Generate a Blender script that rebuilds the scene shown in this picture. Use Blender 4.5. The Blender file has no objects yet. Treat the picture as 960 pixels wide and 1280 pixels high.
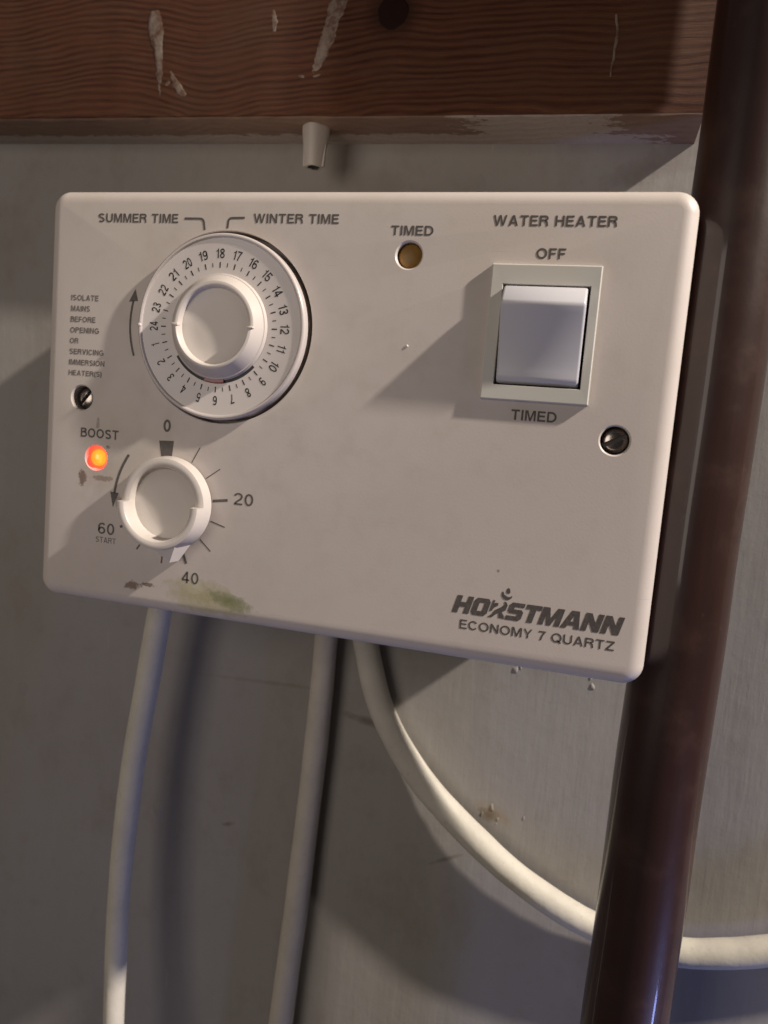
import bpy, bmesh, math, random
from mathutils import Vector, Matrix
random.seed(7)
S = 0.001                                   # millimetres to metres
PI = math.pi
scene = bpy.context.scene
COL = scene.collection

# Plate frame: x to the right, y up, o = millimetres out from the cover's front face; the wall lies at o = -82
def V(x, y, o=0.0):
    return Vector((x * S, -o * S, y * S))
WALL = -82.0

# ------------------------------------------------------------------ camera
cam_d = bpy.data.cameras.new("camera")
cam = bpy.data.objects.new("camera", cam_d)
COL.objects.link(cam)
r_ = Vector((0.96083, 0.26455, 0.08262)); b_ = Vector((0.25519, -0.96077, 0.10864))
u_ = b_.cross(r_).normalized(); r_ = u_.cross(b_).normalized(); b_.normalize()
M = Matrix((r_, u_, b_)).transposed().to_4x4()
M.translation = V(191.74, -73.81, 236.55)
cam.matrix_world = M
cam_d.sensor_fit = 'VERTICAL'
cam_d.sensor_height = 24.0
cam_d.lens = 24.0 * 940.0 / 1280.0
cam_d.clip_start = 0.01
cam_d.clip_end = 50.0
cam_d.dof.use_dof = True
cam_d.dof.focus_distance = 0.252
cam_d.dof.aperture_fstop = 8.0
scene.camera = cam

# ------------------------------------------------------------------ world and lamps
world = bpy.data.worlds.new("World")
scene.world = world
world.use_nodes = True
bg = world.node_tree.nodes["Background"]
bg.inputs[0].default_value = (0.85, 0.78, 0.74, 1)
bg.inputs[1].default_value = 0.05

def look(o, target):
    d = (target - o.location).normalized()
    o.rotation_euler = d.to_track_quat('-Z', 'Y').to_euler()

def lamp(name, kind, loc, power, color, size=None, target=None, size_y=None):
    d = bpy.data.lights.new(name, kind)
    d.energy = power
    d.color = color
    if kind == 'AREA':
        d.shape = 'RECTANGLE' if size_y else 'SQUARE'
        d.size = size * S
        if size_y: d.size_y = size_y * S
    else:
        d.shadow_soft_size = size * S
    o = bpy.data.objects.new(name, d)
    COL.objects.link(o)
    o.location = loc
    if target is not None:
        look(o, target)
    return o

lamp("bulb_light", 'POINT', V(1250, 830, 215), 160.0, (1.0, 0.90, 0.80), 24)
lamp("room_light", 'AREA', V(-190, -30, 600), 1.35, (1.0, 0.88, 0.79), 360, V(80, -80, -30), 400)
lamp("window_light", 'AREA', V(560, -640, 110), 0.85, (0.34, 0.42, 1.0), 40, V(150, -120, -20), 220)

vs = scene.view_settings
vs.view_transform = 'Standard'
vs.look = 'None'
vs.exposure = 0.0
vs.gamma = 1.0
vs.use_curve_mapping = False

# ------------------------------------------------------------------ materials
class NT:
    """small node-tree helper"""
    def __init__(s, name):
        s.m = bpy.data.materials.new(name)
        s.m.use_nodes = True
        s.t = s.m.node_tree
        s.b = s.t.nodes["Principled BSDF"]
        s.tc = s.t.nodes.new("ShaderNodeTexCoord")
    def n(s, kind, **kw):
        nd = s.t.nodes.new(kind)
        for k, v in kw.items():
            setattr(nd, k, v)
        return nd
    def put(s, sock, val):
        if isinstance(val, bpy.types.NodeSocket):
            s.t.links.new(val, sock)
        else:
            sock.default_value = val
    def mapped(s, scale=(1, 1, 1), loc=(0, 0, 0), coord='Object'):
        mp = s.n("ShaderNodeMapping")
        s.t.links.new(s.tc.outputs[coord], mp.inputs[0])
        mp.inputs['Scale'].default_value = scale
        mp.inputs['Location'].default_value = loc
        return mp.outputs[0]
    def noise(s, vec, scale, detail=3, rough=0.5, dist=0.0):
        nd = s.n("ShaderNodeTexNoise")
        s.put(nd.inputs['Vector'], vec)
        nd.inputs['Scale'].default_value = scale
        nd.inputs['Detail'].default_value = detail
        nd.inputs['Roughness'].default_value = rough
        nd.inputs['Distortion'].default_value = dist
        return nd.outputs['Fac'] if 'Fac' in nd.outputs else nd.outputs[0]
    def math(s, op, a, b=0.0, c=0.0, clamp=False):
        nd = s.n("ShaderNodeMath", operation=op, use_clamp=clamp)
        s.put(nd.inputs[0], a); s.put(nd.inputs[1], b); s.put(nd.inputs[2], c)
        return nd.outputs[0]
    def ramp(s, fac, stops):
        nd = s.n("ShaderNodeValToRGB")
        s.put(nd.inputs[0], fac)
        e = nd.color_ramp.elements
        while len(e) > len(stops): e.remove(e[-1])
        while len(e) < len(stops): e.new(0.5)
        for k, (p, c) in enumerate(stops):
            e[k].position = p
            e[k].color = c if len(c) == 4 else (*c, 1)
        return nd.outputs[0]
    def mix(s, fac, a, b, blend='MIX'):
        nd = s.n("ShaderNodeMix", data_type='RGBA', blend_type=blend)
        s.put(nd.inputs[0], fac)
        s.put(nd.inputs[6], a if isinstance(a, bpy.types.NodeSocket) else (*a, 1)[:4])
        s.put(nd.inputs[7], b if isinstance(b, bpy.types.NodeSocket) else (*b, 1)[:4])
        return nd.outputs[2]
    def bump(s, h, strength, dist, prev=None):
        nd = s.n("ShaderNodeBump")
        nd.inputs['Strength'].default_value = strength
        nd.inputs['Distance'].default_value = dist
        s.put(nd.inputs['Height'], h)
        if prev is not None: s.put(nd.inputs['Normal'], prev)
        return nd.outputs[0]
    def sep(s, vec):
        nd = s.n("ShaderNodeSeparateXYZ")
        s.put(nd.inputs[0], vec)
        return nd.outputs
    def comb(s, x, y, z):
        nd = s.n("ShaderNodeCombineXYZ")
        s.put(nd.inputs[0], x); s.put(nd.inputs[1], y); s.put(nd.inputs[2], z)
        return nd.outputs[0]
    def blob(s, x, y, rx, ry, ang=0.0, warp=None):
        """1 inside an ellipse centred on (x, y) mm of the plate, falling to 0 at its edge"""
        sx = s.sep(s.tc.outputs['Object'])
        dx = s.math('SUBTRACT', s.math('MULTIPLY', sx[0], 1000), x)
        dy = s.math('SUBTRACT', s.math('MULTIPLY', sx[2], 1000), y)
        c, sn = math.cos(ang), math.sin(ang)
        px = s.math('DIVIDE', s.math('ADD', s.math('MULTIPLY', dx, c), s.math('MULTIPLY', dy, sn)), rx)
        py = s.math('DIVIDE', s.math('SUBTRACT', s.math('MULTIPLY', dy, c), s.math('MULTIPLY', dx, sn)), ry)
        d = s.math('SQRT', s.math('ADD', s.math('MULTIPLY', px, px), s.math('MULTIPLY', py, py)))
        if warp is not None:
            d = s.math('ADD', d, s.math('MULTIPLY', s.math('SUBTRACT', warp, 0.5), 1.6))
        return s.math('SUBTRACT', 1.0, d, clamp=True)
    def done(s, color=None, rough=None, normal=None, **kw):
        if color is not None: s.put(s.b.inputs['Base Color'], color if isinstance(color, bpy.types.NodeSocket) else (*color, 1)[:4])
        if rough is not None: s.put(s.b.inputs['Roughness'], rough)
        if normal is not None: s.put(s.b.inputs['Normal'], normal)
        for k, v in kw.items():
            s.put(s.b.inputs[k.replace('_', ' ')], v)
        return s.m

def plastic(name, col, rough=0.38, dirt=0.06, bump=0.05):
    n = NT(name)
    o = n.tc.outputs['Object']
    a = n.noise(o, 35, 4, 0.6)
    b = n.noise(o, 900, 3, 0.6)
    dark = tuple(c * (1 - dirt * 3) for c in col)
    c = n.mix(n.math('MULTIPLY', n.math('SUBTRACT', a, 0.35, clamp=True), 1.2), col, dark)
    r = n.math('ADD', rough - 0.05, n.math('MULTIPLY', a, 0.12))
    return n.done(c, r, n.bump(b, bump, 0.0002))

def cover_material():
    n = NT("aged_white_plastic")
    o = n.tc.outputs['Object']
    big = n.noise(o, 14, 4, 0.55)
    mid = n.noise(o, 90, 4, 0.65)
    fine = n.noise(o, 700, 4, 0.7)
    c = n.mix(n.math('MULTIPLY', big, 0.55), (0.555, 0.490, 0.455), (0.525, 0.475, 0.42))
    c = n.mix(n.math('MULTIPLY', n.math('SUBTRACT', mid, 0.52, clamp=True), 0.9), c, (0.40, 0.33, 0.28))
    c = n.mix(n.math('MULTIPLY', n.math('SUBTRACT', fine, 0.64, clamp=True), 1.2), c, (0.30, 0.24, 0.20))
    c = n.mix(n.math('MULTIPLY', n.math('SUBTRACT', n.noise(n.mapped((1, 1, 1), (4, 1, 9)), 28, 5, 0.65), 0.5, clamp=True), 1.6), c, (0.46, 0.41, 0.335))
    # sparse specks of dirt over the face
    vo = n.n("ShaderNodeTexVoronoi")
    vo.inputs['Scale'].default_value = 75
    n.put(vo.inputs['Vector'], o)
    speck = n.math('LESS_THAN', vo.outputs['Distance'], n.math('MULTIPLY', n.math('SUBTRACT', n.noise(o, 31, 2), 0.60, clamp=True), 0.55))
    c = n.mix(n.math('MULTIPLY', speck, 0.6), c, (0.16, 0.10, 0.06))
    # green algae stain on the lower edge, brown grime round the boost lamp and left screw
    w = n.noise(o, 150, 5, 0.7)
    w2 = n.noise(o, 420, 4, 0.7)
    w3 = n.noise(o, 1100, 3, 0.7)
    st = n.blob(66, -137.6, 17, 6.0, -0.10, w)
    st = n.math('MULTIPLY', n.math('POWER', st, 0.55), n.math('ADD', 0.45, w2), clamp=True)
    c = n.mix(n.math('MULTIPLY', st, 0.8), c, (0.33, 0.30, 0.11))
    st2 = n.blob(76, -138.2, 9.5, 3.0, -0.22, w2)
    c = n.mix(n.math('MULTIPLY', n.math('POWER', st2, 0.5), 0.85), c, (0.13, 0.15, 0.04))
    pale = n.blob(61, -134.5, 5, 3.0, -0.2, w2)
    c = n.mix(n.math('MULTIPLY', n.math('POWER', pale, 0.5), 0.35), c, (0.62, 0.58, 0.42))
    for (x, y, rx, ry, k) in ((13.8, -100.5, 2.6, 4.4, 0.85), (22.5, -99.8, 7.5, 1.8, 0.6), (19.5, -80.0, 1.3, 3.0, 0.5), (36.5, -137.5, 5.5, 2.4, 0.8), (43, -136.5, 4.5, 1.3, 0.8), (29.5, -107.5, 2.0, 4.5, 0.5), (24, -88.3, 1.8, 0.9, 0.7)):
        m = n.blob(x, y, rx, ry, 0.0, w2)
        m = n.math('MULTIPLY', n.math('SUBTRACT', n.math('MULTIPLY', m, w3), 0.15, clamp=True), 9.0, clamp=True)
        c = n.mix(n.math('MULTIPLY', m, k), c, (0.13, 0.07, 0.04))
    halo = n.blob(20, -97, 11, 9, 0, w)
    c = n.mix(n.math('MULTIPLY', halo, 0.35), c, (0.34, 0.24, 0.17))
    # hair-fine scratches in two directions, greasy smears
    for (sc, lo, ang) in (((40, 1, 1500), (0, 0, 0), 0.5), ((60, 1, 1800), (5, 0, 3), -0.9)):
        mp = n.n("ShaderNodeMapping"); n.t.links.new(o, mp.inputs[0])
        mp.inputs['Rotation'].default_value = (0, ang, 0); mp.inputs['Scale'].default_value = sc; mp.inputs['Location'].default_value = lo
        sc_ = n.math('GREATER_THAN', n.noise(mp.outputs[0], 1.0, 1, 0.4), 0.80)
        c = n.mix(n.math('MULTIPLY', sc_, 0.35), c, (0.30, 0.25, 0.21))
    r = n.math('ADD', 0.32, n.math('MULTIPLY', mid, 0.28))
    bm_ = n.bump(n.noise(o, 1300, 2, 0.5), 0.10, 0.0002)
    bm_ = n.bump(n.math('MULTIPLY', st, w2), 0.2, 0.0003, bm_)
    return n.done(c, r, bm_)

def wall_material():
    n = NT("grey_painted_board")
    st = n.mapped((1.0, 1.0, 0.09))
    brush = n.noise(st, 420, 4, 0.65)
    brush2 = n.noise(n.mapped((1.0, 1.0, 0.10), (3, 1, 2)), 120, 4, 0.6)
    o = n.tc.outputs['Object']
    big = n.noise(o, 9, 5, 0.6)
    mid = n.noise(o, 60, 5, 0.65)
    c = n.mix(big, (0.325, 0.31, 0.295), (0.265, 0.24, 0.215))
    c = n.mix(n.math('MULTIPLY', n.math('SUBTRACT', mid, 0.55, clamp=True), 1.3), c, (0.20, 0.16, 0.12))
    c = n.mix(n.math('MULTIPLY', n.math('SUBTRACT', brush2, 0.5, clamp=True), 0.45), c, (0.38, 0.36, 0.335))
    spot = n.noise(n.mapped((1, 1, 0.7), (7, 2, 1)), 26, 6, 0.72)
    c = n.mix(n.math('MULTIPLY', n.math('SUBTRACT', spot, 0.53, clamp=True), 3.0, clamp=True), c, (0.235, 0.205, 0.165))
    grit = n.noise(o, 420, 5, 0.8)
    c = n.mix(n.math('MULTIPLY', n.math('SUBTRACT', grit, 0.60, clamp=True), 2.5, clamp=True), c, (0.17, 0.14, 0.11))
    scr = n.math('GREATER_THAN', n.noise(n.mapped((260, 1, 12), (2, 0, 4)), 1.0, 2, 0.5), 0.76)
    c = n.mix(n.math('MULTIPLY', scr, 0.35), c, (0.44, 0.42, 0.39))
    # brown rub mark above the looping flex and short scuffs
    w = n.noise(o, 210, 5, 0.7)
    for (x, y, rx, ry, a, k, col) in ((168, -236, 9, 4, -0.5, 0.45, (0.26, 0.18, 0.09)), (166, -238, 5, 3.5, -0.3, 0.8, (0.14, 0.10, 0.06)),
                                      (110, -206, 16, 2.2, -0.1, 0.7, (0.11, 0.08, 0.05)), (60, -196, 40, 1.2, 0.05, 0.35, (0.15, 0.12, 0.09)),
                                      (92, 30, 16, 6, 0.0, 0.35, (0.22, 0.17, 0.13)), (150, -262, 9, 1.1, 0.5, 0.6, (0.13, 0.10, 0.07)),
                                      (205, 36, 22, 6, 0.3, 0.4, (0.14, 0.11, 0.10)), (42, -270, 4, 1.2, 0.3, 0.7, (0.12, 0.09, 0.06))):
        m = n.blob(x, y, rx, ry, a, w)
        c = n.mix(n.math('MULTIPLY', n.math('POWER', m, 0.6), k), c, col)
    nb = n.n("ShaderNodeTexVoronoi", feature='SMOOTH_F1')
    nb.inputs['Scale'].default_value = 42
    n.put(nb.inputs['Vector'], n.mapped((1, 1, 0.6)))
    nib = n.math('MULTIPLY', n.math('SUBTRACT', 0.16, nb.outputs['Distance'], clamp=True), n.math('GREATER_THAN', n.noise(o, 25, 2), 0.56))
    pat = n.noise(o, 22, 3, 0.6)
    brush = n.math('MULTIPLY', brush, n.math('MULTIPLY', n.math('SUBTRACT', pat, 0.25, clamp=True), 3.0))
    b1 = n.bump(brush, 0.42, 0.00025)
    b1 = n.bump(brush2, 0.32, 0.0006, b1)
    b1 = n.bump(mid, 0.2, 0.0010, b1)
    b1 = n.bump(n.noise(o, 330, 4, 0.7), 0.09, 0.0003, b1)
    b1 = n.bump(nib, 1.0, 0.006, b1)
    return n.done(c, n.math('ADD', 0.52, n.math('MULTIPLY', mid, 0.2)), b1, Specular_IOR_Level=0.25)

def wood_material():
    n = NT("stained_rough_timber")
    o = n.tc.outputs['Object']
    s3 = n.sep(o)
    X = n.math('MULTIPLY', s3[0], 1000); Z = n.math('MULTIPLY', s3[2], 1000)
    def g(x0, w):
        d = n.math('DIVIDE', n.math('SUBTRACT', X, x0), w)
        return n.math('POWER', 2.718, n.math('MULTIPLY', n.math('MULTIPLY', d, d), -1))
    low = n.noise(n.comb(n.math('MULTIPLY', X, 0.010), s3[1], n.math('MULTIPLY', Z, 0.022)), 1.0, 2, 0.5)
    med = n.noise(n.comb(n.math('MULTIPLY', X, 0.045), s3[1], n.math('MULTIPLY', Z, 0.16)), 1.0, 4, 0.6)
    dip = n.math('ADD', n.math('MULTIPLY', g(24, 20), 5.0), n.math('MULTIPLY', g(103, 12), -2.0))
    dip = n.math('SUBTRACT', dip, n.math('MULTIPLY', g(-30, 30), 2.0))
    zz = n.math('ADD', n.math('ADD', Z, dip), n.math('MULTIPLY', low, 14))
    zz = n.math('ADD', zz, n.math('MULTIPLY', med, 1.5))
    zz = n.math('ADD', zz, n.math('MULTIPLY', s3[1], 500))
    per = n.noise(n.comb(0.0, s3[1], n.math('MULTIPLY', zz, 0.035)), 1.0, 2)
    ph = n.math('ADD', n.math('MULTIPLY', zz, 2 * PI / 2.5), n.math('MULTIPLY', per, 14.0))
    ring = n.math('ADD', 0.5, n.math('MULTIPLY', n.math('SINE', ph), 0.5))
    amp = n.noise(n.comb(n.math('MULTIPLY', X, 0.02), s3[1], n.math('MULTIPLY', zz, 0.11)), 1.0, 4, 0.65)
    ring = n.math('MULTIPLY', n.math('POWER', ring, 1.4), n.math('MULTIPLY', n.math('SUBTRACT', amp, 0.22, clamp=True), 2.6), clamp=True)
    fib = n.noise(n.comb(n.math('MULTIPLY', X, 0.045), s3[1], n.math('MULTIPLY', zz, 1.5)), 1.6, 6, 0.8)
    fibc = n.noise(n.comb(n.math('MULTIPLY', X, 0.02), s3[1], n.math('MULTIPLY', zz, 0.4)), 1.6, 4, 0.7)
    c = n.mix(ring, (0.140, 0.054, 0.028), (0.052, 0.017, 0.010))
    c = n.mix(n.math('MULTIPLY', n.math('SUBTRACT', fib, 0.42, clamp=True), 3.0, clamp=True), c, (0.058, 0.024, 0.015))
    c = n.mix(n.math('MULTIPLY', n.math('SUBTRACT', fibc, 0.5, clamp=True), 1.6), c, (0.135, 0.070, 0.043))
    fray0 = n.noise(o, 220, 4, 0.7)
    big = n.noise(o, 18, 4, 0.6)
    c = n.mix(n.math('MULTIPLY', n.math('SUBTRACT', big, 0.45, clamp=True), 1.6), c, (0.11, 0.065, 0.040))
    kx = n.math('DIVIDE', n.math('SUBTRACT', X, 101.6), 13); kz = n.math('DIVIDE', n.math('SUBTRACT', Z, 83.5), 11)
    kd = n.math('SQRT', n.math('ADD', n.math('MULTIPLY', kx, kx), n.math('MULTIPLY', kz, kz)))
    kd = n.math('SUBTRACT', 1.0, n.math('ADD', kd, n.math('MULTIPLY', n.math('SUBTRACT', fray0, 0.5), 0.5)), clamp=True)
    c = n.mix(n.math('MULTIPLY', kd, 1.5, clamp=True), c, (0.035, 0.013, 0.009))
    # spilt paint along the underside, thicker to the right
    under = n.math('LESS_THAN', n.math('ADD', Z, n.math('MULTIPLY', X, 0.016)), 47.5 + 0.35)
    Y = n.math('MULTIPLY', s3[1], 1000)
    fray = n.noise(n.mapped((0.6, 1, 1)), 230, 6, 0.8)
    edge = n.math('GREATER_THAN', n.math('ADD', Y, n.math('MULTIPLY', fray, 16)), 80.0)
    rightp = n.math('MULTIPLY', g(160, 42), 0.62)
    patch = n.math('GREATER_THAN', n.math('ADD', rightp, n.math('MULTIPLY', fray, 0.85)), 0.84)
    pm = n.math('MULTIPLY', under, n.math('MAXIMUM', edge, patch))
    pm = n.math('MULTIPLY', pm, n.math('LESS_THAN', n.math('ADD', X, n.math('MULTIPLY', n.math('SUBTRACT', fray, 0.5), 90)), 203))
    c = n.mix(n.math('MULTIPLY', pm, n.math('ADD', 0.45, n.math('MULTIPLY', n.noise(o, 700, 4, 0.8), 0.7), clamp=True)), c, (0.50, 0.48, 0.47))
    dust = n.math('MULTIPLY', under, n.math('ADD', 0.2, n.math('MULTIPLY', fray, 0.6)))
    c = n.mix(dust, c, (0.33, 0.24, 0.19))
    # small pale nicks and dark holes
    vo = n.n("ShaderNodeTexVoronoi"); vo.inputs['Scale'].default_value = 60
    n.put(vo.inputs['Vector'], o)
    nick = n.math('LESS_THAN', vo.outputs['Distance'], n.math('MULTIPLY', n.math('SUBTRACT', n.noise(o, 40, 2), 0.58, clamp=True), 0.9))
    c = n.mix(n.math('MULTIPLY', nick, 0.5), c, (0.34, 0.26, 0.2))
    b1 = n.bump(ring, 0.35, 0.0006)
    b1 = n.bump(fib, 0.7, 0.0009, b1)
    b1 = n.bump(n.noise(o, 500, 4, 0.7), 0.4, 0.0003, b1)
    return n.done(c, 0.6, b1, Specular_IOR_Level=0.16)

def pipe_material():
    n = NT("brown_gloss_pipe_paint")
    o = n.tc.outputs['Object']
    st = n.noise(n.mapped((1, 1, 0.05)), 160, 4, 0.6)
    bl = n.noise(o, 55, 4, 0.6)
    c = n.mix(st, (0.016, 0.007, 0.0055), (0.037, 0.0155, 0.0115))
    c = n.mix(n.math('MULTIPLY', n.math('SUBTRACT', bl, 0.52, clamp=True), 2.2, clamp=True), c, (0.066, 0.034, 0.024))
    c = n.mix(n.math('MULTIPLY', n.math('SUBTRACT', n.noise(o, 330, 3), 0.68, clamp=True), 2.0), c, (0.08, 0.06, 0.055))
    b1 = n.bump(st, 0.25, 0.0004)
    b1 = n.bump(n.noise(o, 600, 2), 0.12, 0.0002, b1)
    return n.done(c, n.math('ADD', 0.30, n.math('MULTIPLY', bl, 0.2)), b1, Coat_Weight=0.45, Coat_Roughness=0.07, Specular_IOR_Level=0.35)

def cable_material(name, col, seed):
    n = NT(name)
    o = n.tc.outputs['Object']
    a = n.noise(n.mapped((1, 1, 1), (seed, 0, 0)), 70, 5, 0.65)
    f = n.noise(o, 500, 4, 0.7)
    c = n.mix(n.math('MULTIPLY', n.math('SUBTRACT', a, 0.4, clamp=True), 1.5), col, tuple(k * 0.72 for k in col))
    c = n.mix(n.math('MULTIPLY', n.math('SUBTRACT', f, 0.6, clamp=True), 2.2), c, (0.22, 0.16, 0.10))
    b1 = n.bump(n.noise(o, 260, 4, 0.55), 0.35, 0.0005)
    return n.done(c, 0.6, b1, Specular_IOR_Level=0.3)

def simple(name, col, rough=0.5, **kw):
    n = NT(name)
    o = n.tc.outputs['Object']
    a = n.noise(o, 260, 4, 0.6)
    c = n.mix(n.math('MULTIPLY', a, 0.5), col, tuple(k * 0.7 for k in col))
    return n.done(c, rough, n.bump(a, 0.08, 0.0002), **kw)

def print_material(name, col, worn=0.0):
    n = NT(name)
    a = n.noise(n.tc.outputs['Object'], 900, 3, 0.7)
    c = n.mix(n.math('MULTIPLY', n.math('SUBTRACT', a, 0.45, clamp=True), 2.0 + worn), col, tuple(min(1, k * 1.7 + 0.03) for k in col))
    return n.done(c, 0.55)

M_COVER = cover_material()
M_WALL = wall_material()
M_WOOD = wood_material()
M_PIPE = pipe_material()
M_CREAM = plastic("cream_switch_plastic", (0.54, 0.525, 0.475), 0.36, 0.03)
M_WHITE = plastic("white_rocker_plastic", (0.53, 0.52, 0.55), 0.36, 0.02, 0.03)
M_KNOB = plastic("ivory_knob_plastic", (0.60, 0.545, 0.50), 0.36, 0.06, 0.08)
M_DIAL = plastic("pale_dial_plastic", (0.53, 0.475, 0.45), 0.24, 0.04, 0.03)
M_PRINT = print_material("grey_panel_print", (0.075, 0.062, 0.055))
M_PRINTF = print_material("faded_grey_panel_print", (0.13, 0.11, 0.10), 1.0)
M_BLACK = print_material("black_dial_print", (0.012, 0.011, 0.011))
M_DARK = simple("dark_switch_recess", (0.02, 0.018, 0.018), 0.6)
M_RED = simple("red_tappet_plastic", (0.20, 0.012, 0.018), 0.3)
M_METAL = simple("tarnished_screw_metal", (0.38, 0.34, 0.31), 0.24, Metallic=1.0)
M_CABLE1 = cable_material("grey_white_flex", (0.58, 0.54, 0.46), 1)
M_CABLE2 = cable_material("brownish_white_flex", (0.54, 0.49, 0.415), 5)
M_CABLE3 = cable_material("cream_flex", (0.54, 0.51, 0.44), 9)
M_PLUG = plastic("dull_white_plug_plastic", (0.50, 0.45, 0.40), 0.5, 0.1, 0.2)
def drip_material():
    n = NT("old_pale_paint_drip")
    o = n.tc.outputs['Object']
    a = n.noise(o, 330, 5, 0.75); b = n.noise(o, 90, 4, 0.6)
    c = n.mix(n.math('MULTIPLY', n.math('SUBTRACT', a, 0.42, clamp=True), 7.0, clamp=True), (0.185, 0.135, 0.105), (0.10, 0.048, 0.029))
    c = n.mix(n.math('MULTIPLY', n.math('SUBTRACT', b, 0.5, clamp=True), 4.0, clamp=True), c, (0.27, 0.225, 0.19))
    return n.done(c, 0.45, n.bump(a, 0.2, 0.0003))
M_DRIP = drip_material()
M_KNOT = simple("dark_wood_knot", (0.020, 0.008, 0.006), 0.7, Specular_IOR_Level=0.1)

def lens_material(name, col, emit, glow):
    n = NT(name)
    o = n.tc.outputs['Object']
    # the moulded rings inside the lens
    a = n.noise(o, 420, 3, 0.6)
    c = n.mix(a, col, tuple(k * 0.55 for k in col))
    if emit > 0:
        lw = n.n("ShaderNodeLayerWeight"); lw.inputs[0].default_value = 0.35
        e = n.mix(n.math('ADD', n.math('MULTIPLY', lw.outputs['Facing'], 1.3), n.math('MULTIPLY', n.math('SUBTRACT', a, 0.5), 0.6), clamp=True), glow[0], glow[1])
        n.put(n.b.inputs['Emission Color'], e)
        n.put(n.b.inputs['Emission Strength'], emit)
    return n.done(c, 0.12 if emit else 0.5, n.bump(a, 0.25, 0.0004), Coat_Weight=0.4 if emit else 0.0)
M_AMBER = lens_material("unlit_amber_lens", (0.36, 0.19, 0.035), 0, None)
M_GLOW = lens_material("lit_orange_lens", (0.8, 0.25, 0.05), 11.0, ((1.0, 0.045, 0.003), (1.0, 0.010, 0.001)))

# ------------------------------------------------------------------ object helpers
def link(name, me, mats, parent=None, label=None):
    o = bpy.data.objects.new(name, me)
    COL.objects.link(o)
    if mats is not None:
        me.materials.clear()
        for m in (mats if isinstance(mats, (list, tuple)) else [mats]):
            me.materials.append(m)
    if parent is not None: o.parent = parent
    if label: o['label'] = label
    return o

def obj(name, bm, mat, parent=None, sharp=None, label=None, smooth=True):
    bmesh.ops.remove_doubles(bm, verts=bm.verts, dist=1e-8)
    bmesh.ops.recalc_face_normals(bm, faces=bm.faces)
    me = bpy.data.meshes.new(name)
    bm.to_mesh(me); bm.free()
    if smooth:
        for p in me.polygons: p.use_smooth = True
        me.set_sharp_from_angle(angle=math.radians(sharp if sharp else 35))
    return link(name, me, mat, parent, label)

def thing(name, label, cat, loc=(0, 0, 0), group=None):
    o = bpy.data.objects.new(name, None)
    COL.objects.link(o)
    o.empty_display_size = 0.02
    o.location = loc
    o['label'] = label; o['category'] = cat
    if group: o['group'] = group
    return o

def tag(o, label, cat, group=None):
    o['label'] = label; o['category'] = cat
    if group: o['group'] = group
    return o

def add_box(bm, x0, x1, y0, y1, o0, o1):
    vs_ = [bm.verts.new(V(x, y, o)) for x in (x0, x1) for y in (y0, y1) for o in (o0, o1)]
    for f in ((0, 1, 3, 2), (4, 6, 7, 5), (0, 4, 5, 1), (2, 3, 7, 6), (0, 2, 6, 4), (1, 5, 7, 3)):
        bm.faces.new([vs_[i] for i in f])
    return vs_

def bevel_all(bm, w, seg=3, sel=None):
    bmesh.ops.recalc_face_normals(bm, faces=bm.faces)
    es = [e for e in bm.edges if sel is None or sel(e)]
    bmesh.ops.bevel(bm, geom=es, offset=w * S, segments=seg, profile=0.5, affect='EDGES', clamp_overlap=True)

def add_lathe(bm, cx, cy, prof, a0=0.0, a1=360.0, seg=96, caps=True):
    """prof: list of (radius, out) mm; full turn or a capped partial turn, angle from +x anticlockwise"""
    full = abs(a1 - a0 - 360) < 1e-6
    n = seg if full else max(3, int(seg * (a1 - a0) / 360))
    cols = []
    cnt = n if full else n + 1
    axis_cache = {}
    for k in range(cnt):
        a = math.radians(a0 + (a1 - a0) * k / n)
        col = []
        for i, (r, o) in enumerate(prof):
            if r < 1e-6:
                if i not in axis_cache: axis_cache[i] = bm.verts.new(V(cx, cy, o))
                col.append(axis_cache[i])
            else:
                col.append(bm.verts.new(V(cx + r * math.cos(a), cy + r * math.sin(a), o)))
        cols.append(col)
    for k in range(n):
        A = cols[k]; B = cols[(k + 1) % cnt]
        for i in range(len(prof) - 1):
            q = []
            for v in (A[i], B[i], B[i + 1], A[i + 1]):
                if v not in q: q.append(v)
            if len(q) >= 3: bm.faces.new(q)
    if not full and caps:
        bm.faces.new(cols[0]); bm.faces.new(cols[-1][::-1])

def round_rect(x0, x1, y0, y1, r, inset, n=8):
    pts = []
    rr = max(r - inset, 0.15)
    for (cx, cy, a0) in ((x1 - inset - rr, y1 - inset - rr, 0), (x0 + inset + rr, y1 - inset - rr, 90), (x0 + inset + rr, y0 + inset + rr, 180), (x1 - inset - rr, y0 + inset + rr, 270)):
        for k in range(n + 1):
            a = math.radians(a0 + 90 * k / n)
            pts.append((cx + rr * math.cos(a), cy + rr * math.sin(a)))
    return pts

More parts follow.
